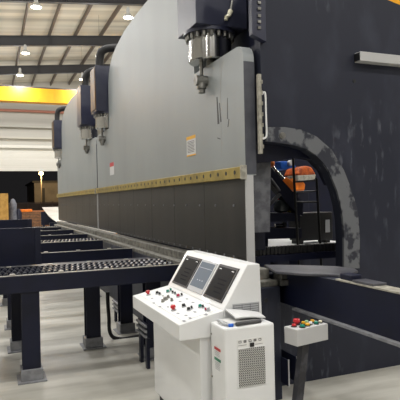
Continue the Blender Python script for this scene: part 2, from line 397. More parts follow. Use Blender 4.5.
    poly = [(2.14, 3.78), (2.14, 2.08)] + arc_i + [(2.14, .96), (2.14, 0), (5.4, 0), (5.4, 2.95), (3.66, 3.415), (3.49, 3.45)]
    f = MB().prism(poly, 'y', 3.86, 3.96, 0).build('side_frame', M['frame'], t)
    if near:
        MB().prism([(2.168, 2.2)] + arc_o + arc_i[::-1] + [(2.168, 2.08)], 'y', 3.835, 3.862).build('throat_ring', M['ring'], f)
        MB().prism([(2.035, 2.955), (2.165, 2.905), (2.165, 3.7), (2.035, 3.7)], 'y', 3.80, 3.86, .004).build('guide_plate', M['block'], f)
        q = [onY(258.8, y_, 3.80) for y_ in (3, 9, 16, 22, 28)]
        for p in q: MB().box(p.x-.014, p.x+.014, 3.785, 3.80, p.z-.012, p.z+.012, .002).build('bolt_head', M['steel_dull'], f)
        MB().box(2.092, 2.122, 3.82, 3.856, 1.975, 2.64, .003).build('guide_rail', M['beige'], f)
        for k in range(7): MB().box(2.122, 2.130, 3.815, 3.85, 2.02+k*.09, 2.05+k*.09).build('rail_tooth', M['beige'], f)
        MB().tube([(2.13, 3.83, 2.47), (2.145, 3.82, 2.49), (2.156, 3.82, 2.46), (2.158, 3.82, 2.3), (2.16, 3.82, 2.15), (2.15, 3.82, 2.11), (2.12, 3.82, 2.10)], .008).build('white_hose', M['white_plate'], f, True)
        MB().box(3.112, 5.3, 3.775, 3.86, 2.82, 2.905, .004).build('white_bar', M['grey_box'], f)
        MB().box(3.108, 3.114, 3.785, 3.86, 2.828, 2.897).build('bar_end', M['black'], f)
        for p in (onY(354.5, 81, 3.858), ): MB().cyl((p.x, 3.856, p.z), (p.x, 3.861, p.z), .018).build('tapped_hole', M['black'], f)
        p = onY(282.5, 135.5, 3.83); MB().cyl((p.x, 3.825, p.z), (p.x, 3.84, p.z), .028, seg=20).cyl((p.x, 3.818, p.z), (p.x, 3.826, p.z), .016, seg=6).build('frame_bolt', M['steel_dull'], f)
        # lower extension beam and plates
        e = MB().box(2.205, 2.30, 1.3, 3.858, .742, 1.026, .004).build('extension_beam', M['navy_dark'], t)
        MB().box(2.198, 2.305, 1.3, 2.98, 1.026, 1.038, .002).build('beam_cap', M['beige'], e)
        MB().box(2.17, 2.30, 1.3, 3.5, .725, .745, .003).build('beam_ledge', M['bracket'], e)
        MB().box(2.2, 2.31, 2.60, 2.80, 1.038, 1.054, .003).build('clamp_foot', M['grey_plate'], e)
        MB().box(2.215, 2.30, 2.82, 2.95, 1.038, 1.078, .006).build('clamp_block', M['navy_dark'], e)
        MB().prism([tuple(onZ(x_, y_+1, 1.045).xy) for x_, y_ in ((264, 263.5), (300, 264), (335, 265), (355, 267.5), (358, 269.5), (352, 272), (338, 273.5), (300, 272.5), (276, 270.5))], 'z', 1.027, 1.045, .004).build('throat_shelf', M['grey_plate'], e)
        mb = MB().box(2.15, 2.22, 3.62, 3.74, .945, 1.03, .004).box(2.135, 2.25, 3.60, 3.72, .90, .945, .004)
        mb.build('die_block', M['steel_dull'], bed)
        for (a, bq) in (((275, 354), (287.5, 360)), ((284, 351), (296, 357))):
            X = 2.12 if a[0] == 275 else 2.2
            p0, p1 = onX(*a, X), onX(*bq, X)
            y1 = p1.y; y0 = 3.86
            zt = .5*(p0.z+p1.z)
            zb_ = onX(bq[0], 386 if a[0] == 275 else 382, X).z
            cvr = MB().box(X, X+.012, y1, y0, zb_, zt, .002).build('foot_fin', M['navy'], t)
            MB().box(X+.004, X+.0125, y1-.006, y1, zb_, zt+.004).build('fin_edge', M['grey_box'], cvr)
        # inside the throat
        MB().prism([(2.17, 1.30), (2.33, 1.30), (2.36, 2.02), (2.17, 2.02)], 'y', 4.10, 4.16).build('inner_column', mat('scraped_grey', '4c4d53', .55, 0, '66676c', 9, .45, .6), t)
        MB().box(2.16, 2.37, 4.25, 4.7, 1.12, 1.36, .01).build('gear_case', M['navy_dark'], t)
        P = lambda x, y, Y: (onY(x, y, Y).x, onY(x, y, Y).z)
        MB().prism([P(264, 160, 4.9), P(303, 203, 4.9), P(303, 216, 4.9), P(297, 214, 4.9), P(264, 176, 4.9)], 'y', 4.9, 5.0).build('diagonal_brace', M['navy'], t)
        MB().prism([P(264, 213, 4.9), P(298, 213, 4.9), P(298, 221, 4.9), P(264, 222, 4.9)], 'y', 4.86, 5.25).build('rear_shelf', M['navy'], t)
        MB().prism([P(260, 228, 4.9), P(300, 228, 4.9), P(300, 238, 4.9), P(260, 239, 4.9)], 'y', 4.86, 5.25).build('rear_shelf', M['navy'], t)
        for a, bq in (((270, 179), (279, 191)), ((270, 204), (280, 194))):
            MB().cyl(onY(*a, 4.88), onY(*bq, 4.88), .022, seg=12).build('strut', M['grey_plate'], t, True)
        MB().prism([P(258, 160, 4.95), P(270, 160, 4.95), P(268, 250, 4.95), P(258, 250, 4.95)], 'y', 4.95, 5.05).build('rear_post', M['navy'], t)
        ch = MB()
        for k in range(28):
            x = 2.2+k*.042
            ch.box(x, x+.034, 4.38, 4.44, 1.055, 1.135, .006); ch.box(x+.034, x+.042, 4.39, 4.43, 1.07, 1.12)
        tr = MB().box(2.15, 3.4, 4.36, 4.46, .99, 1.053).build('chain_tray', M['navy_dark'], t)
        ch.build('cable_chain', M['black'], tr)
        MB().box(3.0, 6.4, 8.2, 8.3, 0, 3.0).build('dark_backdrop', M['navy_dark'], t)  # dark backdrop added to close off the darkness behind the throat
        MB().box(2.345, 2.9, 3.97, 9.9, 2.92, 3.7).build('upper_frame', M['navy'], t)
        MB().box(2.15, 2.2, 3.962, 10.3, 2.09, 2.93).build('web_plate', M['navy'], t)
        MB().prism([P(*q, 4.0) for q in ((256, 141), (300, 141), (314, 152), (325, 168), (329, 185), (322, 170), (312, 160), (300, 157.5), (285, 159.5), (270, 162), (256, 163))], 'y', 3.99, 4.08).build('throat_beam', M['navy_dark'], t)
        for k, (a, bq, w) in enumerate((((217, 97), (218.5, 124), .009), ((219.5, 103), (221, 122), .006), ((227.5, 98), (227.5, 119), .003), ((229, 119), (228, 127), .004), ((217.5, 138), (220.5, 139), .004), ((222, 61), (220, 100), .004))):
            pa, pb = onX(*a, XR), onX(*bq, XR)
            MB().prism([(pa.y-w*1.2, pa.z), (pa.y+w*1.2, pa.z), (pb.y+w*2.2, pb.z), (pb.y-w*2.2, pb.z)] if a[0] != 217.5 else [(pa.y, pa.z-w), (pa.y, pa.z+w), (pb.y, pb.z+w), (pb.y, pb.z-w)], 'x', XR-.0012, XR).build('scuff_mark', M['ink'] if k < 5 else bpy.data.materials['seam_grey'], ram)
        # labels on the ram face
        a, bq = onX(186.5, 137, XR-.002), onX(196, 157, XR-.002)
        wl = MB().box(XR-.003, XR, bq.y, a.y, onX(191, 156, XR).z, onX(191, 136, XR).z).build('warning_label', M['paper'], t)
        z0, z1 = onX(191, 156, XR).z, onX(191, 136, XR).z
        MB().box(XR-.004, XR-.003, bq.y, a.y, z1-.035, z1).build('yellow_band', M['yellow'], wl); MB().box(XR-.004, XR-.003, bq.y, a.y, z0, z0+.015).build('yellow_band', M['yellow'], wl)
        tx = MB(); k = 0; z = z1-.055
        while z > z0+.03: tx.box(XR-.004, XR-.003, bq.y+.03+random.random()*.04, a.y-.03, z-.005, z); z -= .016
        tx.build('text_lines', M['ink'], wl)
        zt, zb = onX(112, 162.5, XR).z, onX(112, 175, XR).z; y0, y1 = onX(114, 165, XR).y, onX(110, 165, XR).y
        sl = MB().box(XR-.003, XR, y0, y1, zb, zt).build('small_label', M['paper'], t)
        MB().box(XR-.004, XR-.003, y0, y1, zt-.07, zt).build('red_band', M['red'], sl)
    return t
make_press('nearest press brake of the pair, with the big dark side frame and arched throat', True)
p2 = make_press('far press brake beyond the seam, at the left end of the grey ram row', False)
p2.location.y += 6.5

# ================================================================== ROLLER CONVEYOR LANES
def make_lane(name, loc, legs, wheels, label, x0=-2.2, x1=1.76, zt=.958, h=.155, depth=.085):
    X, Y = loc
    t = thing(name, (0, Y, 0), label, 'conveyor' if wheels else 'support beam', 'roller lanes in front of the press')
    b = MB().box(x0, x1, Y, Y+depth, zt-h, zt, .006).build('beam', M['navy_dark'], t)
    MB().box(x0, x1, Y, Y+.03, zt, zt+.006, .001).build('edge_highlight', M['sheet'], b)  # pale strip paints the overhead light caught by the beam's top edge
    for k in range(5): MB().box(x1-.35-k*.42, x1-.30-k*.42, Y+.005, Y+.035, zt+.006, zt+.02, .003).build('weld_lug', M['sheet'], b)
    if wheels:
        tr = MB().box(x0, x1, Y+depth, Y+.74, zt-.10, zt-.06).build('wheel_tray', M['black'], t)
        n = 32; w0 = None; pitch = .055 if wheels == 1 else .06
        for r in range(3):
            for k in range(n):
                x = x1-.04-(k+.5*(r % 2))*pitch; y = Y+.19+r*.19
                if w0 is None:
                    w0 = MB().cyl((x, y-.035, zt-.014), (x, y+.035, zt-.014), .021, seg=14).build('wheel', M['wheel'], t, True); xy = (x, y)
                else: instance(w0, (x-xy[0], y-xy[1], 0), t)
        for r in range(2): MB().box(x0, x1, Y+.272+r*.19, Y+.298+r*.19, zt-.06, zt+.002).build('divider_rail', M['navy_dark'], t)
        MB().box(x0, x1, Y+.72, Y+.74, zt-.1, zt-.005).build('back_rail', M['navy_dark'], t)
    for lx, ly, *w_ in legs:
        hw = w_[0] if w_ else .078
        lg = MB().box(lx-hw, lx+hw, ly, ly+.012, .10, zt-h-.001, .002).box(lx-hw, lx+hw, ly+.13, ly+.142, .10, zt-h-.001, .002).box(lx-.006, lx+.006, ly+.012, ly+.13, .10, zt-h-.001)
        lo = lg.build('leg', M['navy_dark'], t)
        MB().box(lx-hw-.017, lx+hw+.017, ly-.03, ly+.17, .012, .11, .004).build('foot_bracket', M['bracket'], lo)
        MB().box(lx-hw-.047, lx+hw+.047, ly-.07, ly+.21, 0, .012, .002).build('base_plate', M['bracket'], lo)
    return t
make_lane('roller_conveyor', (0, 4.9), [(.325, 4.93), (1.53, 5.1), (-1.5, 4.93)], 1, 'nearest roller lane with rows of small steel wheels and dark blue front beam')
make_lane('support_beam', (0, 5.82), [(1.035, 5.76), (.245, 6.0, .05), (-1.5, 6.0)], 0, 'dark support beam directly behind the nearest roller lane, second from the front', depth=.25, zt=.925)
make_lane('support_beam', (0, 7.1), [(1.53, 6.25), (.24, 7.12, .05), (-1.5, 7.12)], 0, 'dark support beam third from the front, behind the tall blue stop plate', depth=.10, x1=1.84, zt=.945)
make_lane('roller_conveyor', (0, 8.75), [(.22, 8.8, .05), (1.6, 8.85), (-1.5, 8.8)], 2, 'roller lane with small wheels in the middle of the row, fourth from the front')
make_lane('support_beam', (0, 10.7), [(.2, 10.75), (1.6, 10.75)], 0, 'dark support beam fifth from the front, just beyond the middle roller lane', depth=.10, x1=1.84)
make_lane('support_beam', (0, 12.6), [(.2, 12.65), (1.6, 12.65)], 0, 'dark support beam sixth from the front, near the far end of the press', depth=.10, x1=1.84)
make_lane('roller_conveyor', (0, 14.3), [(.2, 14.35), (1.6, 14.35)], 2, 'farthest roller lane, beside the curved steel sheet')

# stop plates standing on the lanes
t = thing('stop_plate', (-.4, 5.87, .946), 'tall dark blue stop plate box standing at the left, nearest of the two', 'stop plate', 'blue stop plates')
MB().box(-1.3, .44, 5.83, 5.86, .946, 1.345, .003).build('plate', M['navy_dark'], t)
MB().box(.44, .503, 5.825, 5.90, .946, 1.345, .004).build('end_post', M['navy'], t)
MB().box(-1.3, .44, 5.86, 5.97, .946, .962).build('foot_flange', M['navy'], t)
t = thing('stop_plate', (-.4, 7.14, .966), 'dark blue stop plate peeping out behind the tall front one', 'stop plate', 'blue stop plates')
MB().box(-1.3, .46, 7.12, 7.15, .966, 1.40, .003).build('plate', M['navy_dark'], t)
MB().box(.46, .508, 7.115, 7.18, .966, 1.40, .004).build('end_post', M['navy'], t)
MB().box(-1.3, .46, 7.15, 7.18, .966, .98).build('foot_flange', M['navy'], t)
# hose, trays under the lanes
pts = [onY(*q, 6.0) for q in ((107.5, 292), (108, 305), (109, 318), (109.5, 330), (113, 337), (122, 339), (134, 337), (150, 334))]
h = MB().tube(pts, .022).build('air_hose', M['rubber'], None, True); tag(h, 'black air hose hanging under the roller lane and bending along the floor', 'hose')
MB().box(onY(103, 312, 6).x, onY(113, 312, 6).x, 5.96, 6.04, onY(108, 313, 6).z, onY(108, 310, 6).z, .004).build('hose_clamp', M['black'], h) if False else None
def tray(X, y0, y1, z, label):
    t = thing('cable_tray', (X, (y0+y1)/2, z), label, 'cable tray', 'perforated cable trays')
    for dz in (0, .05, .1): MB().box(X, X+.02, y0, y1, z+dz, z+dz+.022, .002).build('rail', M['bracket'], t)
    MB().box(X+.02, X+.03, y0, y1, z-.01, z+.13).build('back_plate', M['navy_dark'], t)
    for y in (y0+.05, y1-.05): MB().box(X+.02, X+.05, y-.03, y+.03, 0, z-.01).build('stand', M['navy_dark'], t)
for X_, a_, b_, lab in ((1.50, (112, 299), (122, 308), 'grey slatted cable tray under the lanes, just behind the second leg'), (1.34, (136, 318), (145, 327), 'grey slatted cable tray beside the left edge of the control console')):
    p0, p1 = onX(*a_, X_), onX(*b_, X_)
    tray(X_, min(p0.y, p1.y), max(p0.y, p1.y), (p0.z+p1.z)/2-.12, lab)
# curved sheet at the far end
mb = MB(); L_ = [(57, 222.5, 17.0), (52.5, 219.5, 17.8), (48.5, 216, 18.8), (45, 211.5, 20.0), (42, 207.5, 21.5)]
rw = []
for x, y, Y in L_:
    p = onY(x, y, Y); dz = (Y-17)*.012
    rw.append([mb.bm.verts.new((X_, Y, p.z+h_)) for X_, h_ in ((p.x, 0), ((p.x+2.7)/2, .0), (2.9, 0), (2.9, .012), ((p.x+2.7)/2, .012), (p.x, .012))])
for A_, B_ in zip(rw, rw[1:]):
    for k in range(6): mb.bm.faces.new((A_[k], A_[(k+1) % 6], B_[(k+1) % 6], B_[k]))
mb.bm.faces.new(rw[0]); mb.bm.faces.new(rw[-1][::-1])
tag(mb.build('steel_sheet', M['sheet'], None, True), 'pale curved steel sheet lying beyond the far end of the press ram', 'steel sheet')
t = thing('sheet_trestle', (1.9, 20, 0), 'low trestle carrying the curved steel sheet', 'trestle')
for y, zt_ in ((17.05, onY(57, 222.5, 17).z-.005), (20.0, onY(45, 211.5, 20).z-.01)): MB().box(1.75, 2.6, y, y+.1, .80, zt_).build('cross_bar', M['navy_dark'], t)
for y in (17.05, 20.0):
    for x in (1.8, 2.5): MB().box(x, x+.08, y, y+.1, 0, .80).build('leg', M['navy_dark'], t)

# far floor clutter
def cube_crate():
    t = thing('plywood_crate', (.0, 30.4, 0), 'tall tan plywood crate standing by the open door at far left', 'crate')
    MB().box(-.9, .93, 29.8, 31, .12, 2.18, .01).build('box', M['wood'], t)
    for x in (-.9, -.1, .8): MB().box(x, x+.12, 29.8, 31, 0, .12).build('skid', M['wood_dark'], t)
    mb = MB()
    for x in (-.9, .83): mb.box(x, x+.1, 29.77, 29.8, .12, 2.18)
    mb.build('corner_batten', M['wood'], t)
cube_crate()
t = thing('timber_stack', (2.3, 33, 0), 'orange topped stack of brown timber near the open door', 'timber stack')
for k in range(6): MB().box(1.5, 3.4, 32.6, 33.5, .04+k*.18, .20+k*.18, .01).build('plank', M['wood_dark'], t)
MB().box(1.62, 2.35, 32.55, 33.4, 1.12, 1.27, .02).build('orange_cover', M['orange'], t)
MB().box(1.45, 3.5, 32.6, 33.5, 1.12, 1.16, .01).build('top_board', mat('orange_board', 'b06a3c', .6), t)
for x in (1.6, 3.2): MB().box(x, x+.1, 32.6, 33.5, 0, .04).build('bearer', M['wood_dark'], t)
t = thing('wrapped_bundle', (1.2, 31, 0), 'grey and dark blue wrapped bundle standing beside the tan crate', 'bundle')
MB().lathe((1.22, 31, 0), [(.2, 0), (.24, .1), (.22, .8), (.18, 1.3), (.2, 1.6), (.1, 1.85), (.03, 1.9)]).build('wrap', mat('grey_wrap', '6e7078', .7, 0, '4e505a', 5), t, True)
MB().lathe((1.5, 31.05, 0), [(.16, 0), (.18, .1), (.18, 1.1), (.1, 1.3), (.03, 1.33)]).build('blue_roll', M['navy'], t, True)

# ================================================================== THINGS SEEN THROUGH THE THROAT
def blob(name, m, Y, quad, th, parent, bev=.01):
    pts = [onY(x, y, Y) for x, y in quad]
    return MB().prism([(p.x, p.z) for p in pts], 'y', Y, Y+th, bev).build(name, m, parent)
t = thing('gas_strut', onY(283, 190, 5.35), 'orange and silver hydraulic strut slanting behind the arched throat', 'strut')
MB().ball(onY(271, 163.5, 5.3), .045).build('ball_joint', M['orange'], t, True)
MB().cyl(onY(272, 166, 5.3), onY(285, 180.5, 5.3), .017, seg=12).cyl(onY(274.5, 171, 5.3), onY(283, 181, 5.3), .008, seg=8).build('rod', M['steel'], t, True)
blob('strut_body', M['orange'], 5.27, ((283, 181), (287, 177), (294, 182), (294, 191), (290, 189)), .12, t)
t = thing('blue_motor', onY(288, 170, 5.6), 'small bright blue motor with a white cap behind the throat', 'motor')
blob('motor_body', M['blue'], 5.6, ((280, 161.5), (291, 161), (296, 166), (296, 168), (289, 167.5), (286, 170), (281, 169)), .2, t)
MB().cyl(onY(289.5, 163, 5.6)-Vector((0, .06, 0)), onY(289.5, 163, 5.6), .035, seg=16).build('cap', M['white_plate'], t, True)
t = thing('orange_robot', onY(306, 200, 7.3), 'rust orange robot arm behind the black ladder frame', 'robot')
blob('arm', M['rust'], 7.2, ((296, 175), (299, 168), (306, 165.5), (312, 167), (316.5, 174.5), (308, 176)), .4, t, .03)
blob('tan_cover', M['beige'], 7.15, ((297, 175.5), (316, 174.5), (315, 179), (309, 181), (298, 181)), .3, t)
blob('lower_arm', M['orange'], 7.2, ((295, 178), (300, 177), (306, 184), (305, 191), (295, 191)), .35, t, .03)
b0 = onY(297, 190.5, 7.3); b1 = onY(309, 190.5, 7.3)
MB().box(b0.x, b1.x, 7.3, 7.6, 0, b0.z, .01).build('base', M['navy'], t)
t = thing('ladder_frame', (onY(305, 240, 4.7).x, 4.7, 0), 'black ladder-like frame with thin rungs inside the throat', 'frame')
for a, bq in (((293, 158), (298, 250)), ((316.5, 178), (320, 240))):
    p0, p1 = onY(*a, 4.7), onY(*bq, 4.7); p2_ = p1+(p1-p0)*(p1.z/(p0.z-p1.z))
    MB().cyl(p0, p2_, .014, seg=10).build('upright', M['black'], t, True)
for a, bq in (((294, 182), (317, 180)), ((295, 202), (318, 202)), ((294, 192), (318, 191))):
    MB().cyl(onY(*a, 4.7), onY(*bq, 4.7), .010, seg=10).build('rung', M['black'] if a[1] != 192 else M['grey_plate'], t, True)
TZ = 1.02
c1_, c2_, c3_, c4_ = [onZ(*q, TZ) for q in ((276, 249), (334, 246.5), (334, 240), (279, 238.5))]
yn = max(5.3, c1_.y); yf = min(c4_.y, 6.9)
t = thing('outfeed_table', (3.4, 5.8, 0), 'white topped low table at the bottom of the throat', 'table')
MB().box(c1_.x, c2_.x+.5, yn, yf, TZ-.03, TZ).build('table_top', M['white_plate'], t)
for x in (c1_.x+.06, c2_.x+.44):
    for y in (yn+.06, yf-.06): MB().box(x-.03, x+.03, y-.03, y+.03, 0, TZ-.03).build('leg', M['navy'], t)
cy = onZ(315, 243.5, TZ).y; q0 = onY(299, 213, cy); q1 = onY(333, 243, cy)
t = thing('tool_cabinet', ((q0.x+q1.x)/2, cy+.12, TZ), 'black tool cabinet with a small grey tag inside the throat', 'cabinet')
MB().box(q0.x, q1.x, cy, cy+.24, TZ+.04, q0.z, .01).build('body', M['black'], t)
for x in (q0.x+.04, q1.x-.06): MB().box(x-.03, x+.03, cy+.02, cy+.2, TZ, TZ+.04).build('foot', M['black'], t)
p = onY(328, 226, cy-.01); MB().box(p.x-.035, p.x+.03, cy-.008, cy-.001, p.z-.08, p.z+.08).build('tag', M['bezel'], t)
zs = onY(280, 213, 4.9).z
p = onY(281.5, 213, 5.02)
zs += .001
t = thing('glass_jar', (p.x, 5.02, zs), 'clear rounded jar with a red cap on the upper rear shelf', 'jar')
MB().lathe((p.x, 5.02, zs), [(.05, 0), (.085, .02), (.09, .07), (.07, .12), (.03, .145)]).build('jar_body', mat('smoky_glass', '585e60', .12, .3), t, True)
MB().lathe((p.x, 5.02, zs+.145), [(.035, 0), (.04, .015), (.02, .035)]).build('cap', M['red'], t, True)
p = onY(292, 213, 5.02)
tag(MB().box(p.x-.05, p.x+.03, 4.98, 5.05, zs, zs+.035, .006).build('yellow_box', mat('dull_yellow', 'b8a838', .6)), 'small yellow box beside the jar on the upper rear shelf', 'box')
zs2 = onY(280, 228, 4.9).z; p = onY(280, 228, 5.0)
t = thing('metal_fitting', (p.x, 5.0, zs2), 'bright machined metal fitting on the lower rear shelf', 'fitting')
MB().cyl((p.x-.06, 5.0, zs2+.022), (p.x+.03, 4.98, zs2+.022), .022, seg=14).build('shaft', M['steel'], t, True)
MB().cyl((p.x+.03, 4.98, zs2+.03), (p.x+.06, 4.98, zs2+.03), .03, seg=14).build('collar', M['steel_dull'], t, True)

# ================================================================== CONTROL CONSOLE
YN, YF = 2.955, 4.05
t = con = thing('control_console', (1.33, 3.47, 0), 'white press control console with sloping desk and three screens', 'control console')
body = MB().box(1.183, 1.612, 2.975, 3.965, .10, .752, .006).build('body', M['white'], t)
MB().box(1.20, 1.60, 3.0, 3.94, .08, .10).build('plinth', M['black'], body)
desk = MB().prism([(1.042, .752), (1.042, .850), (1.338, .908), (1.338, .752)], 'y', YN, YF, .005).build('desk', M['white'], t)
hood = MB().prism([(1.338, .752), (1.338, .908), (1.512, 1.182), (1.60, 1.182), (1.612, .752)], 'y', YN, YF, .005).build('screen_hood', M['white'], t)
dn = Vector((-.058, 0, .296)).normalized(); dp = Vector((1.042, 3, .850))
du = Vector((.296, 0, .058)).normalized()
def deskbox(mb, c, wu, wv, h, bev=0):     # box lying on the desk plane centred at c
    R = Matrix((( du.x, 0, dn.x, c.x), (0, 1, 0, c.y), (du.z, 0, dn.z, c.z), (0, 0, 0, 1)))
    mb.box(-wu/2, wu/2, -wv/2, wv/2, 0, h, bev, R); return mb
cc = dp + du*.158; cc = Vector((cc.x, (YN+YF)/2, cc.z))
pan = deskbox(MB(), cc, .225, 1.0, .003, .001).build('control_panel', M['white_plate'], t)
mats = {'r': M['red'], 'k': M['black'], 't': M['teal'], 'g': M['steel_dull'], 'm': mat('magenta_plastic', 'a8284a', .35), 'w': M['bezel']}
for kind, x, y, r in (('r', 148.5, 295, .016), ('r', 173.8, 310.5, .017), ('k', 157.5, 294, .014), ('k', 160, 295, .010), ('t', 168, 292.5, .014), ('t', 171, 291, .010), ('k', 173, 293.5, .010), ('k', 175.5, 294.5, .008),
                      ('m', 178.5, 297, .015), ('k', 182, 296, .009), ('g', 165.5, 300, .018), ('g', 163, 302, .012), ('g', 168.5, 298, .012), ('k', 184, 307, .015), ('k', 189, 310.5, .014), ('k', 192, 309, .009), ('t', 200.5, 307.5, .014),
                      ('k', 203.5, 308, .009), ('m', 206, 311, .008), ('w', 209, 311, .012), ('g', 172, 301, .01)):
    p = onP(x, y, dp+dn*.003, dn)
    big = kind == 'r'
    bb = MB().cyl(p-dn*.001, p+dn*.008, r*1.1, r*1.1, 16)
    base = bb.build('button_collar', M['bezel'] if kind != 'g' else M['steel_dull'], pan, True)
    hb = MB()
    if big: hb.cyl(p+dn*.008, p+dn*.022, r*.6, seg=14).cyl(p+dn*.020, p+dn*.036, r*1.1, r*.95, 18)
    else: hb.cyl(p+dn*.008, p+dn*.022, r*.85, r*.75, 14)
    hb.build('button', mats[kind], pan, True)
for x, y in ((152, 298.5), (163, 296), (172, 305), (180, 301.5), (187, 299), (193, 302.5), (154, 303), (178, 313.5), (186, 315.5), (195, 312), (206, 314.5), (160, 306.5), (168, 307), (190, 318), (184, 321)):
    p = onP(x, y, dp+dn*.003, dn); deskbox(MB(), p, .014, .034, .0015).build('button_tag', M['tag_grey'], pan)
# screens on the slanted hood
hn = Vector((-(1.182-.908), 0, 1.512-1.338)).normalized(); hu = Vector((1.512-1.338, 0, 1.182-.908)).normalized(); hp = Vector((1.338, 3, .908))
def hbox(mb, y0, y1, u0, u1, h0, h1, bev=0):
    o = hp; R = Matrix(((hu.x, 0, hn.x, o.x), (0, 1, 0, 0), (hu.z, 0, hn.z, o.z), (0, 0, 0, 1)))
    mb.box(u0, u1, y0, y1, h0, h1, bev, R); return mb
def huv(x, y): p = onP(x, y, hp, hn); return p.y, (p-hp).dot(hu)
def screen(y0, y1, u0, u1, lit, ui):
    fr = hbox(MB(), y0, y1, u0, u1, 0, .006, .002).build('screen_bezel' if lit else 'screen', M['bezel'] if lit else M['black'], con)
    w, hh = y1-y0, u1-u0
    gl = hbox(MB(), y0+w*.07, y1-w*.07, u0+hh*(.14 if lit else .06), u1-hh*.07, .006, .0075).build('display', M['screen_lit'] if lit else M['screen'], fr)
    g = MB()
    if not lit:
        hbox(g, y1-w*.24, y1-w*.13, u1-hh*.14, u1-hh*.12, .0075, .0082).build('status_text', M['glyph'], fr)
        hbox(MB(), y0+w*.13, y0+w*.24, u1-hh*.14, u1-hh*.12, .0075, .0082).build('status_text', M['glyph'], fr)
        fm = bpy.data.materials.get('faint_text') or mat('faint_text', '222226', .9)
        fm.node_tree.nodes['Principled BSDF'].inputs['Specular IOR Level'].default_value = .05
        for k in range(4): hbox(MB(), y0+w*.25, y0+w*(.6+.08*(k % 2)), u0+hh*(.2+.12*k), u0+hh*(.235+.12*k), .0075, .0079).build('faint_text', fm, fr)
    else:
        pl = mat('pale_line', 'a6acb6', .5)
        for k in range(3): hbox(MB(), y0+w*(.3+.15*k), y0+w*(.36+.15*k), u0+hh*.35, u0+hh*.38, .0075, .0079).build('status_text', pl, fr)
        hbox(MB(), y0+w*.1, y1-w*.1, u0+hh*.74, u0+hh*.755, .0075, .0079).build('header_line', pl, fr)
(ya, ua), (yb_, ub) = huv(175, 283), huv(184, 257.5)
(yc, uc), (yd, ud) = huv(207.5, 293), huv(223, 300)
sc = [huv(*q) for q in ((174, 281.5), (185, 257.5), (199.3, 262), (189.5, 287.5))]
sc2 = [huv(*q) for q in ((190, 287.5), (200, 261.5), (215.5, 267), (203.5, 294.5))]
sc3 = [huv(*q) for q in ((206, 293.5), (218, 266), (238.5, 271.5), (223.5, 301))]
mean = lambda a, b: .5*(a+b)
for s, lit in ((sc, 0), (sc2, 1), (sc3, 0)):
    screen(mean(s[2][0], s[3][0]), mean(s[0][0], s[1][0]), .035, .285, lit, 0)
# data plate on the near end face of the hood
a, c = onY(232.5, 309, YN), onY(259, 304.5, YN); z0, z1 = onY(245, 315, YN).z, onY(245, 303, YN).z
dpl = MB().box(a.x, c.x, YN-.003, YN, z0, z1).build('data_plate', M['bezel'], con)
g = MB()
for k in range(5): g.box(a.x+.006, c.x-.006, YN-.0036, YN-.003, z0+.008+k*(z1-z0-.02)/4, z0+.011+k*(z1-z0-.02)/4)
for k in range(4): g.box(a.x+.006+k*(c.x-a.x-.014)/3, a.x+.0085+k*(c.x-a.x-.014)/3, YN-.0036, YN-.003, z0+.006, z1-.006)
g.build('table_lines', M['ink'], dpl)
for x, y in ((1.235, 3.9), (1.235, 3.05), (1.56, 3.9), (1.56, 3.05)):
    cs = MB().cyl((x-.02, y, .042), (x+.02, y, .042), .042, seg=20).build('castor', M['rubber'], t, True)
    MB().box(x-.03, x+.03, y-.03, y+.03, .075, .082).build('castor_plate', M['steel_dull'], cs)

# ---- cooling cabinet
CX0, CX1, CY0, CY1, CZ = 1.243, 1.576, 2.742, 2.948, .852
t = thing('cooling_cabinet', (1.42, 2.845, 0), 'white cooling cabinet with a grey air grille attached to the console end', 'cabinet')
cb = MB().box(CX0, CX1, CY0, CY1, .03, CZ, .012).build('cabinet_body', M['white'], t)
MB().box(CX0+.03, CX1-.03, CY0+.03, CY1-.03, 0, .03).build('base', M['black'], t)
gx0, gx1, gz0, gz1 = 1.328, 1.503, .500, .722
MB().box(gx0-.006, gx1+.006, CY0-.005, CY0, gz0-.006, gz1+.006, .002).build('grille_frame', M['white_plate'], t)
gm = mat('grille_mesh', 'b9b9b6', .5)
N, L = gm.node_tree.nodes, gm.node_tree.links
tc = N.new('ShaderNodeTexCoord'); mp = N.new('ShaderNodeMapping'); mp.inputs['Rotation'].default_value = (0, math.radians(45), 0); mp.inputs['Scale'].default_value = (62, 62, 62)
ck = N.new('ShaderNodeTexBrick'); ck.inputs['Color1'].default_value = lin('303030'); ck.inputs['Color2'].default_value = lin('444442'); ck.inputs['Mortar'].default_value = lin('b8b8b4')
ck.inputs['Scale'].default_value = 1.0; ck.inputs['Mortar Size'].default_value = .13; ck.inputs['Brick Width'].default_value = 1.1; ck.inputs['Row Height'].default_value = .62
sp = N.new('ShaderNodeSeparateXYZ'); cbn = N.new('ShaderNodeCombineXYZ')
L.new(tc.outputs['Object'], mp.inputs[0]); L.new(mp.outputs[0], sp.inputs[0]); L.new(sp.outputs['X'], cbn.inputs['X']); L.new(sp.outputs['Z'], cbn.inputs['Y']); L.new(cbn.outputs[0], ck.inputs['Vector']); L.new(ck.outputs['Color'], N['Principled BSDF'].inputs['Base Color'])
MB().box(gx0, gx1, CY0-.008, CY0-.004, gz0, gz1).build('air_grille', gm, t)
lp = MB().box(1.324, 1.498, CY0-.003, CY0, .728, .778).build('rating_label', mat('label_white', 'dededc', .5), t)
g = MB()
for k in range(5):
    x = 1.332+k*.033
    g.box(x, x+.018, CY0-.004, CY0-.003, .757, .760).box(x, x+.018, CY0-.004, CY0-.003, .768, .771).box(x, x+.003, CY0-.004, CY0-.003, .757, .771).box(x+.015, x+.018, CY0-.004, CY0-.003, .757, .771)
    if k % 2: g.box(x+.006, x+.012, CY0-.004, CY0-.003, .760, .768)
g.box(1.33, 1.385, CY0-.004, CY0-.003, .742, .744).box(1.44, 1.49, CY0-.004, CY0-.003, .738, .740)
g.build('label_symbols', M['ink'], lp)
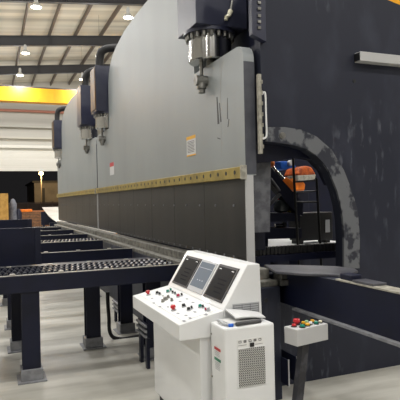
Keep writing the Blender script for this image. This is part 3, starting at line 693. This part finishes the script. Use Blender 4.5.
MB().box(1.405, 1.432, CY0-.010, CY0-.003, .728, .752, .002).build('thermostat', M['black'], lp)
for zc, m, nm in ((.708, M['red'], 'red_stripe'), (.645, mat('green_stripe', '2e7a5c', .5), 'green_stripe')):
    sl = MB().box(CX0-.002, CX0, 2.80, 2.89, zc-.008, zc+.008).build(nm, m, t)
    tx = MB()
    for k in range(3 if nm == 'red_stripe' else 5): tx.box(CX0-.0015, CX0, 2.815, 2.885, zc-.02-k*.010, zc-.017-k*.010)
    tx.build('small_print', M['bezel'], sl)
for z in (.78, .52): MB().cyl((CX0-.004, 2.93, z), (CX0, 2.93, z), .006, seg=10).build('screw', M['steel_dull'], cb, True)

# ---- papers on the cabinet
bk = [onZ(225, 309.5, .915), onZ(236, 318.5, .888), onZ(265.5, 317.5, .872), onZ(255, 311, .874)]
for v in bk: v.y = min(v.y, 2.944); v.z += .004
t = thing('manual_booklet', (1.41, 2.85, CZ), 'white paper booklet lying tilted on the cooling cabinet', 'booklet')
mb = MB(); n_ = 6; rows = []
for i in range(n_+1):
    s_ = i/n_; lift = .006*math.sin(math.pi*s_)
    a = bk[0].lerp(bk[3], s_)+Vector((0, 0, lift)); c = bk[1].lerp(bk[2], s_)+Vector((0, 0, lift)); rows.append((a, c))
vt = [(mb.bm.verts.new(a), mb.bm.verts.new(c)) for a, c in rows]; vb = [(mb.bm.verts.new(a-Vector((0, 0, .008))), mb.bm.verts.new(c-Vector((0, 0, .008)))) for a, c in rows]
for i in range(n_):
    mb.bm.faces.new((vt[i][0], vt[i+1][0], vt[i+1][1], vt[i][1])); mb.bm.faces.new((vb[i][0], vb[i][1], vb[i+1][1], vb[i+1][0]))
    mb.bm.faces.new((vt[i][0], vb[i][0], vb[i+1][0], vt[i+1][0])); mb.bm.faces.new((vt[i][1], vt[i+1][1], vb[i+1][1], vb[i][1]))
mb.bm.faces.new((vt[0][0], vt[0][1], vb[0][1], vb[0][0])); mb.bm.faces.new((vt[-1][0], vb[-1][0], vb[-1][1], vt[-1][1]))
mb.build('cover', M['paper'], t)
pg = MB()
for k in range(3): pg.prism([(1.30, 2.785), (1.53, 2.80), (1.52, 2.91), (1.29, 2.915)], 'z', CZ+.001+k*.005, CZ+.005+k*.005)
pg.build('pages', mat('page_grey', 'c2c2c0', .7), t)
t = thing('cable_plug', (1.29, 2.78, CZ), 'grey cable with a blue plug lying under the booklet', 'plug')
MB().box(1.283, 1.312, 2.756, 2.776, CZ, CZ+.018, .004).build('plug_body', M['blue'], t)
MB().tube([(1.30, 2.776, CZ+.009), (1.272, 2.80, CZ+.012), (1.268, 2.85, CZ+.02), (1.275, 2.90, CZ+.012)], .009).build('cable', M['bezel'], t, True)
tag(MB().tube([(1.33, 2.762, CZ+.012), (1.38, 2.765, CZ+.014), (1.44, 2.770, CZ+.012), (1.50, 2.775, CZ+.012)], .012, sub=4).build('work_glove', mat('dark_cloth', '4a4a4c', .9), None, True), 'dark rolled cloth glove under the front edge of the booklet', 'glove')

# ================================================================== PUSH-BUTTON PEDESTAL
ZT = .822; ZB = .722
c0, c1, c2 = onZ(297, 330, ZT), onZ(328, 323.5, ZT), onZ(281, 322.5, ZT)
ex = (c1-c0).normalized(); w = (c1-c0).length; ey = Vector((-ex.y, ex.x, 0)); dpt = abs((c2-c0).dot(ey)); dpt = min(max(dpt, .07), .112)
R = Matrix(((ex.x, ey.x, 0, c0.x), (ex.y, ey.y, 0, c0.y), (0, 0, 1, 0), (0, 0, 0, 1)))
ctr = R @ Vector((w/2, dpt/2, 0))
base_pt = onZ(290, 470, 0)
t = thing('button_pedestal', (base_pt.x, base_pt.y, 0), 'grey push-button box on a leaning dark post beside the cooling cabinet', 'pedestal')
bx = MB().box(0, w, 0, dpt, ZB, ZT, .004, R).build('button_box', M['grey_box'], t)
for u, v, m, r, tall in ((.16, .62, 'red', .016, 0), (.34, .86, 'red', .02, 1), (.26, .22, 'teal', .017, 0), (.46, .30, 'yellow', .016, 0), (.50, .72, 'yellow', .014, 0), (.62, .45, 'white_plate', .013, 0), (.64, .80, 'green', .013, 0), (.74, .30, 'teal', .014, 0), (.80, .72, 'yellow', .014, 0), (.90, .35, 'cream', .013, 0)):
    p = R @ Vector((w*u, dpt*v, ZT))
    MB().cyl(p, p+Vector((0, 0, .006)), r*1.15, seg=16).build('button_collar', M['black'], bx, True)
    q = MB()
    if tall: q.cyl(p+Vector((0, 0, .006)), p+Vector((0, 0, .02)), r*.6, seg=14).cyl(p+Vector((0, 0, .018)), p+Vector((0, 0, .034)), r*1.1, r, 18)
    else: q.cyl(p+Vector((0, 0, .006)), p+Vector((0, 0, .016)), r*.9, r*.8, 16)
    q.build('button', M[m], bx, True)
pt = R @ Vector((w*.44, dpt*.55, ZB))
po = MB(); hw = .027
A = [(pt+ex*sx*hw+ey*sy*.02) for sx, sy in ((-1, -1), (1, -1), (1, 1), (-1, 1))]
bp = Vector((base_pt.x, base_pt.y, .012)); B = [(bp+ex*sx*hw+ey*sy*.02) for sx, sy in ((-1, -1), (1, -1), (1, 1), (-1, 1))]
va = [po.bm.verts.new(v) for v in A]; vb = [po.bm.verts.new(v) for v in B]
po.bm.faces.new(va); po.bm.faces.new(vb[::-1])
for i in range(4): po.bm.faces.new((va[i], vb[i], vb[(i+1) % 4], va[(i+1) % 4]))
po.build('post', mat('scuffed_black', '222228', .5, 0, '3a3a40', 14, .5, .6), t)
MB().box(base_pt.x-.10, base_pt.x+.10, base_pt.y-.10, base_pt.y+.10, 0, .012, .003).build('base_plate', M['navy'], t)
